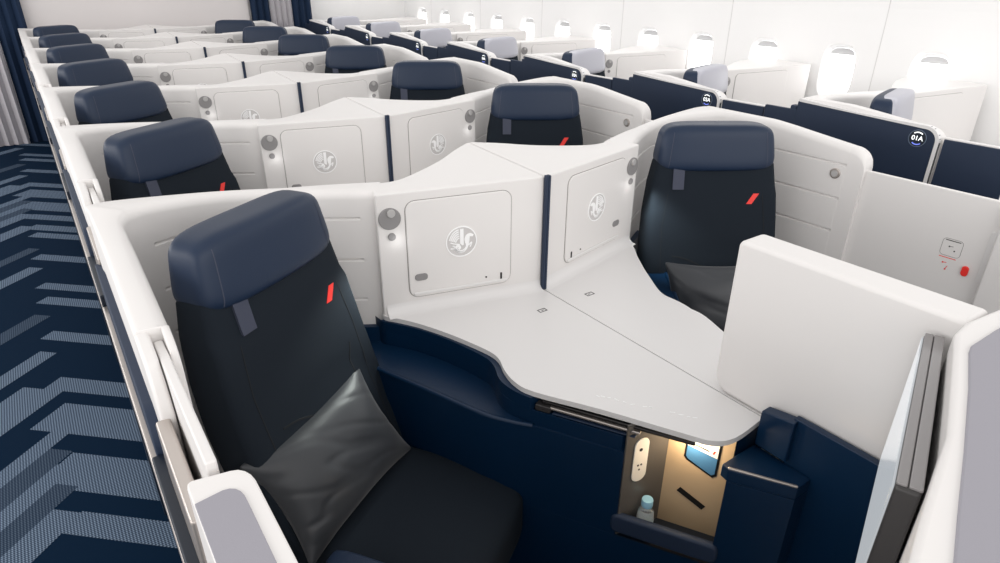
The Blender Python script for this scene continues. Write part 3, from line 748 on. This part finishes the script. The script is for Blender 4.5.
# ---- pillows
def pillow_bm(w, h, th, seed):
    bm = superbox(2, 2, 2, 40, 40)
    for v in bm.verts:
        u, s, z = v.co.x, v.co.y, v.co.z
        top = 1 if z > 0 else -1
        f = max(0, (1 - abs(u) ** 2.6)) ** .55 * max(0, (1 - abs(s) ** 2.6)) ** .55
        px = u * (1 - .13 * (1 - abs(s) ** 2) * abs(u) ** 2); py = s * (1 - .13 * (1 - abs(u) ** 2) * abs(s) ** 2)
        wr = noise.noise(Vector((u * 1.6 + seed, s * 1.6, 0))) * .16 - (1 - min(1, abs(noise.noise(Vector((u * 2.2 + s * 2.6, s * .9 - u * .8, seed)))) * 5)) * .13 * (.35 + abs(u) * abs(u))
        zz = z * th / 2 * (f * (1 + (wr if top > 0 else 0)) + .02)
        v.co = Vector((px * w / 2, py * h / 2, zz))
    return bm
def place(o, X, Y, O_):
    """X,Y: in-plane directions, normal from their cross product"""
    X = Vector(X).normalized(); N_ = X.cross(Vector(Y)).normalized(); Y2 = N_.cross(X)
    o.matrix_world = Matrix((( X.x, Y2.x, N_.x, O_[0]), (X.y, Y2.y, N_.y, O_[1]), (X.z, Y2.z, N_.z, O_[2]), (0, 0, 0, 1)))
def seatpt(O_, th, x, y, z):
    c, s = math.cos(th), math.sin(th); return Vector((O_[0] + c * x - s * y, O_[1] + s * x + c * y, z))
def put_pillow(O_, th, bl, br, tl, depth, label, seed):
    a, b, c = [seatpt(O_, th, *p) for p in (bl, br, tl)]
    X = (b - a); Y = (c - a); w = X.length; h = Y.length
    mid = a + X / 2 + Y / 2
    o = mesh_obj('pillow', pillow_bm(w * 1.02, h * 1.04, depth, seed), M['pillow'], smooth=80, sub=1)
    n_ = X.normalized().cross(Y.normalized()).normalized()
    place(o, X, Y, mid + n_ * 0)
    return tag(o, label, 'pillow')
put_pillow((.360, 1.535), R_(28), (-.265, -.295, .452), (.195, -.275, .462), (-.275, -.135, .705), .13, 'charcoal grey pillow leaning on the backrest of the nearest left seat', 1.3)
put_pillow((2.125, 1.53), R_(-33), (-.225, -.375, .475), (.225, -.375, .475), (-.225, -.265, .765), .13, 'dark grey pillow on the seat behind the white divider', 7.7)

# ------------------------------------------------------------------ cabin
bm = bmesh.new(); box(bm, -1.2, 4.9, -1.0, 9.2, -.06, 0)
AX = -.225; SL = .95
def vpt(vr, vl, z): # intersection of the two stripe coordinates
    return (AX + (vr - vl) / (2 * SL), (vr + vl) / 2, z)
def stripe(corners, mi):
    f = bm.faces.new([bm.verts.new(c) for c in corners]); f.material_index = mi
def R_end(v, x): return 2 * SL * (AX - x) + v
RB = [(2.11, 2.25), (2.37, 2.63), (2.77, 3.03), (3.14, 3.28), (3.69, 3.81), (4.18, 4.30), (4.42, 4.53), (4.95, 5.07), (5.44, 5.56), (5.62, 5.76)]
LB = [(2.24, 2.40, 1), (2.40, 2.53, 2), (2.53, 2.64, 1), (2.64, 2.78, 2), (2.78, 2.89, 1), (3.14, 3.42, 1), (3.54, 3.67, 1), (4.01, 4.15, 2), (4.79, 4.93, 1), (5.18, 5.30, 2), (5.70, 5.88, 1)]
for k in (-1, 0, 1):
    o_ = 3.79 * k
    for lo, hi in RB:
        lo += o_; hi += o_
        if hi > 8.9 or lo < -.6: continue
        xr = .35
        stripe([vpt(lo, hi, .0006), (xr, lo - SL * (xr - AX), .0006), (xr, hi - SL * (xr - AX), .0006), vpt(hi, hi, .0006)], 1)
    for lo, hi, mi in LB:
        lo += o_; hi += o_
        if hi > 8.9 or lo < -.6: continue
        xl = -1.15
        stripe([vpt(lo, lo, .0009), vpt(lo, hi, .0009), (xl, hi + SL * (xl - AX), .0009), (xl, lo + SL * (xl - AX), .0009)], mi)
struct(mesh_obj('floor', bm, [M['carpet'], M['stripe'], M['stripedim']]))
bm = bmesh.new(); box(bm, .128, 2.47, 8.93, 9.02, 0, 2.3); struct(mesh_obj('wall_back', bm, M['bulk']))
bm = bmesh.new(); box(bm, -1.2, .127, 9.10, 9.18, 0, 2.3); box(bm, 2.471, 4.9, 9.10, 9.18, 0, 2.3); struct(mesh_obj('wall_aft', bm, M['wall']))
WX = 4.72
# side lining with window openings, slightly curved
WY = [1.90 + .607 * k for k in range(12)]
def wall_x(z): return WX + .03 - .22 * max(0, (z - 1.45)) ** 2
bm = bmesh.new()
hw, z0w, z1w = .125, .93, 1.315
def openring(yc, n=40):
    pts = []
    for k in range(n):
        a = 2 * math.pi * k / n; c, s = math.cos(a), math.sin(a); e = 2 / 3.4
        pts.append((yc + hw * math.copysign(abs(c) ** e, c), (z0w + z1w) / 2 + (z1w - z0w) / 2 * math.copysign(abs(s) ** e, s)))
    return pts
ys = [-1.0] + [(WY[i] + WY[i + 1]) / 2 for i in range(11)]
bounds = [1.90 - .3035] + [WY[i] + .3035 for i in range(12)]
def quadgrid(bm, y0, y1, z0, z1, ny, nz):
    g = [[bm.verts.new((wall_x(z0 + (z1 - z0) * j / nz), y0 + (y1 - y0) * i / ny, z0 + (z1 - z0) * j / nz)) for j in range(nz + 1)] for i in range(ny + 1)]
    for i in range(ny):
        for j in range(nz): bm.faces.new((g[i][j], g[i + 1][j], g[i + 1][j + 1], g[i][j + 1]))
quadgrid(bm, -1.0, bounds[0], 0, 2.3, 2, 16)
quadgrid(bm, bounds[-1], 9.1, 0, 2.3, 1, 16)
for k, yc in enumerate(WY):
    y0, y1 = bounds[k], bounds[k + 1]; za, zb = .80, 1.45
    quadgrid(bm, y0, y1, 0, za, 1, 4); quadgrid(bm, y0, y1, zb, 2.3, 1, 8)
    ringp = openring(yc); n = 40
    outerp = []
    for (y, z) in ringp:      # project onto the panel rectangle
        dy_, dz = y - yc, z - (z0w + z1w) / 2
        zc = (z0w + z1w) / 2
        ty = ((y1 - yc) if dy_ > 0 else (yc - y0)) / max(abs(dy_), 1e-6); tz = ((zb - zc) if dz > 0 else (zc - za)) / max(abs(dz), 1e-6)
        t_ = min(ty, tz); outerp.append((yc + dy_ * t_, zc + dz * t_))
    # put corners on exactly
    for (cy, cz) in ((y0, za), (y0, zb), (y1, za), (y1, zb)):
        j = min(range(n), key=lambda q: (outerp[q][0] - cy) ** 2 + (outerp[q][1] - cz) ** 2); outerp[j] = (cy, cz)
    A_ = [bm.verts.new((wall_x(z), y, z)) for y, z in ringp]; B_ = [bm.verts.new((wall_x(z), y, z)) for y, z in outerp]
    C_ = [bm.verts.new((wall_x(z) + .012, yc + (y - yc) * .93, 1.1225 + (z - 1.1225) * .95)) for y, z in ringp]
    for i in range(n):
        j = (i + 1) % n
        bm.faces.new((A_[i], A_[j], B_[j], B_[i])); bm.faces.new((A_[j], A_[i], C_[i], C_[j]))
wr_ = struct(mesh_obj('wall_right', bm, M['wall'], smooth=50))
for p in wr_.data.polygons: p.use_smooth = False
# panel joints
for k in (0, 2, 4, 6, 8, 10):
    y = bounds[k] + .02 if k else bounds[0]
    y = [2.245, 3.46, 4.67, 5.89, 7.10, 8.31][k // 2]
    bm = bmesh.new(); prev = None
    for j in range(25):
        z = .2 + 2.0 * j / 24; vs = [bm.verts.new((wall_x(z) + a, y + b, z)) for a, b in ((.001, -.003), (-.0015, -.003), (-.0015, .003), (.001, .003))]
        if prev:
            for q in range(4): bm.faces.new((prev[q], prev[(q + 1) % 4], vs[(q + 1) % 4], vs[q]))
        prev = vs
    struct(mesh_obj('trim_%d' % (k // 2 + 1), bm, M['joint']))
for k, yc in enumerate(WY):
    w = struct(bpy.data.objects.new('window_%d' % (k + 1), None)); COL.objects.link(w); w.location = (0, 0, 0)
    bm = bmesh.new(); P = openring(yc); Q = [(yc + (y - yc) * .93, 1.1225 + (z - 1.1225) * .95) for y, z in P]; Q2 = [(yc + (y - yc) * .80, 1.1225 + (z - 1.1225) * .84) for y, z in P]
    a = [bm.verts.new((wall_x(z) + .012, y, z)) for y, z in Q]; b = [bm.verts.new((wall_x(z) + .05, y, z)) for y, z in Q2]
    for i in range(40): bm.faces.new((a[i], a[(i + 1) % 40], b[(i + 1) % 40], b[i]))
    mesh_obj('window_reveal', bm, M['reveal'], w, smooth=60)
    bm = bmesh.new(); slab(bm, [(wall_x(1.12) + .048, y, z) for y, z in Q2], (.02, 0, 0)); mesh_obj('window_pane', bm, M['pane'], w)
    bm = bmesh.new(); zc = 1.1225
    top = [(y, z) for y, z in Q2 if z > z1w - .085]
    top.sort()
    lo_ = [(y, z1w - .068 + .0 * (y - yc)) for y, z in top]
    slab(bm, [(wall_x(1.12) + .040, y, z) for y, z in top + lo_[::-1][:0] + [(top[-1][0], z1w - .075), (top[0][0], z1w - .075)]], (.006, 0, 0))
    mesh_obj('window_shade', bm, M['shade'], w)

# curtains
def curtain(x0, x1, y, z0, z1, m, folds, label, amp=.022):
    bm = bmesh.new(); n = folds * 12; V = []
    for side in (0, 1):
        rows = []
        for j in range(9):
            z = z0 + (z1 - z0) * j / 8; row = []
            for i in range(n + 1):
                t = i / n; x = x0 + (x1 - x0) * t
                ph = 2 * math.pi * folds * t + .5 * math.sin(j * .3)
                row.append(bm.verts.new((x + .006 * math.sin(ph * 2), y + amp * math.sin(ph) + side * .006, z)))
            rows.append(row)
        V.append(rows)
    for side in (0, 1):
        for j in range(8):
            for i in range(n): bm.faces.new((V[side][j][i], V[side][j][i + 1], V[side][j + 1][i + 1], V[side][j + 1][i]))
    for j in range(8):
        for i in (0, n): bm.faces.new((V[0][j][i], V[1][j][i], V[1][j + 1][i], V[0][j + 1][i]))
    for j in (0, 8):
        for i in range(n): bm.faces.new((V[0][j][i], V[1][j][i], V[1][j][i + 1], V[0][j][i + 1]))
    return tag(mesh_obj('curtain', bm, m, smooth=70), label, 'curtain')
curtain(-.75, -.155, 8.80, 0.004, 2.25, M['curtgrey'], 7, 'pale grey pleated curtain at the far end of the left aisle')
curtain(-.150, .122, 8.83, 0.004, 2.25, M['curtnavy'], 3, 'navy pleated curtain beside the bulkhead at the left aisle')
curtain(2.48, 2.715, 8.87, 0.004, 2.25, M['curtnavy'], 3, 'navy curtain next to the bulkhead edge, right aisle')
curtain(2.72, 3.00, 8.87, 0.004, 2.25, M['curtgrey'], 4, 'pale grey curtain between two navy ones, right aisle')
curtain(3.005, 3.26, 8.87, 0.004, 2.25, M['curtnavy'], 3, 'navy curtain nearest the window seats, right aisle')

# ------------------------------------------------------------------ light
W = bpy.data.worlds.new('cabin_ambient'); S.world = W; W.use_nodes = True
bg = W.node_tree.nodes['Background']; bg.inputs[0].default_value = (1.0, .985, .975, 1); bg.inputs[1].default_value = .87
def area(name, loc, sx, sy, power, col=(1, 1, 1), rot=(0, 0, 0)):
    l = bpy.data.lights.new(name, 'AREA'); l.shape = 'RECTANGLE'; l.size = sx; l.size_y = sy; l.energy = power; l.color = col
    o = bpy.data.objects.new(name, l); COL.objects.link(o); o.location = loc; o.rotation_euler = rot; return o
area('left_ceiling_light', (.0, 4.2, 2.45), .5, 9.5, 6, (1, .98, .96))
area('centre_ceiling_light', (1.5, 4.2, 2.6), 1.6, 9.5, 4, (1, .98, .97))
area('window_cove_light', (4.0, 4.4, 2.2), .5, 9.5, 34, (1, 1, 1), (0, R_(18), 0))
area('forward_fill_light', (1.6, -2.4, 2.3), 5.0, 1.6, 62, (1, .985, .975), (R_(68), 0, 0))  # added soft fill behind the camera, brightens faces turned forward
area('port_fill_light', (-2.6, 3.6, 1.9), 1.0, 10.0, 112, (1, .99, .985), (0, R_(-78), 0))  # added side fill beyond the left aisle, lifts faces turned left
for k_ in range(3):
    for xx in (.785, 1.785):
        l = bpy.data.lights.new('lamp_spill', 'POINT'); l.energy = .018; l.shadow_soft_size = .012
        o = bpy.data.objects.new('lamp_spill', l); COL.objects.link(o); o.location = (xx, 1.618 + k_ * PITCH, 1.015)
for nm, p, q in (('reading_light', (.775, 1.60, 1.05), (.50, 1.52, .78)), ('reading_light', (1.79, 1.60, 1.05), (1.96, 1.52, .72))):
    l = bpy.data.lights.new(nm, 'SPOT'); l.energy = 8; l.spot_size = R_(58); l.spot_blend = 1; l.shadow_soft_size = .03; l.color = (.92, 1, .95)
    o = bpy.data.objects.new(nm, l); COL.objects.link(o); o.location = p; o.rotation_euler = (Vector(q) - Vector(p)).to_track_quat('-Z', 'Y').to_euler()
pt = bpy.data.lights.new('niche_light', 'POINT'); pt.energy = .8; pt.color = (1, .78, .52); pt.shadow_soft_size = .02
o = bpy.data.objects.new('niche_light', pt); COL.objects.link(o); o.location = (1.115, .735, .690)

# ------------------------------------------------------------------ camera (solved from the two vanishing points)
v1 = Vector((-5 - 500, 281.5 + 31)); v2 = Vector((1494 - 500, 281.5 + 20))
f = math.sqrt(-(v1.dot(v2)))
Yc = Vector((v1.x, v1.y, -f)).normalized(); Xc = Vector((v2.x, v2.y, -f)).normalized(); Zc = Xc.cross(Yc)
cam = bpy.data.cameras.new('camera'); co = bpy.data.objects.new('camera', cam); COL.objects.link(co)
cam.sensor_width = 36; cam.sensor_fit = 'HORIZONTAL'; cam.lens = f * 36 / 1000; cam.clip_start = .02
co.matrix_world = Matrix(((Xc.x, Xc.y, Xc.z, 0), (Yc.x, Yc.y, Yc.z, 0), (Zc.x, Zc.y, Zc.z, 1.75), (0, 0, 0, 1)))
S.camera = co
S.view_settings.view_transform = 'Standard'; S.view_settings.look = 'None'; S.view_settings.gamma = 1; S.view_settings.use_curve_mapping = False
S.view_settings.exposure = 0.0
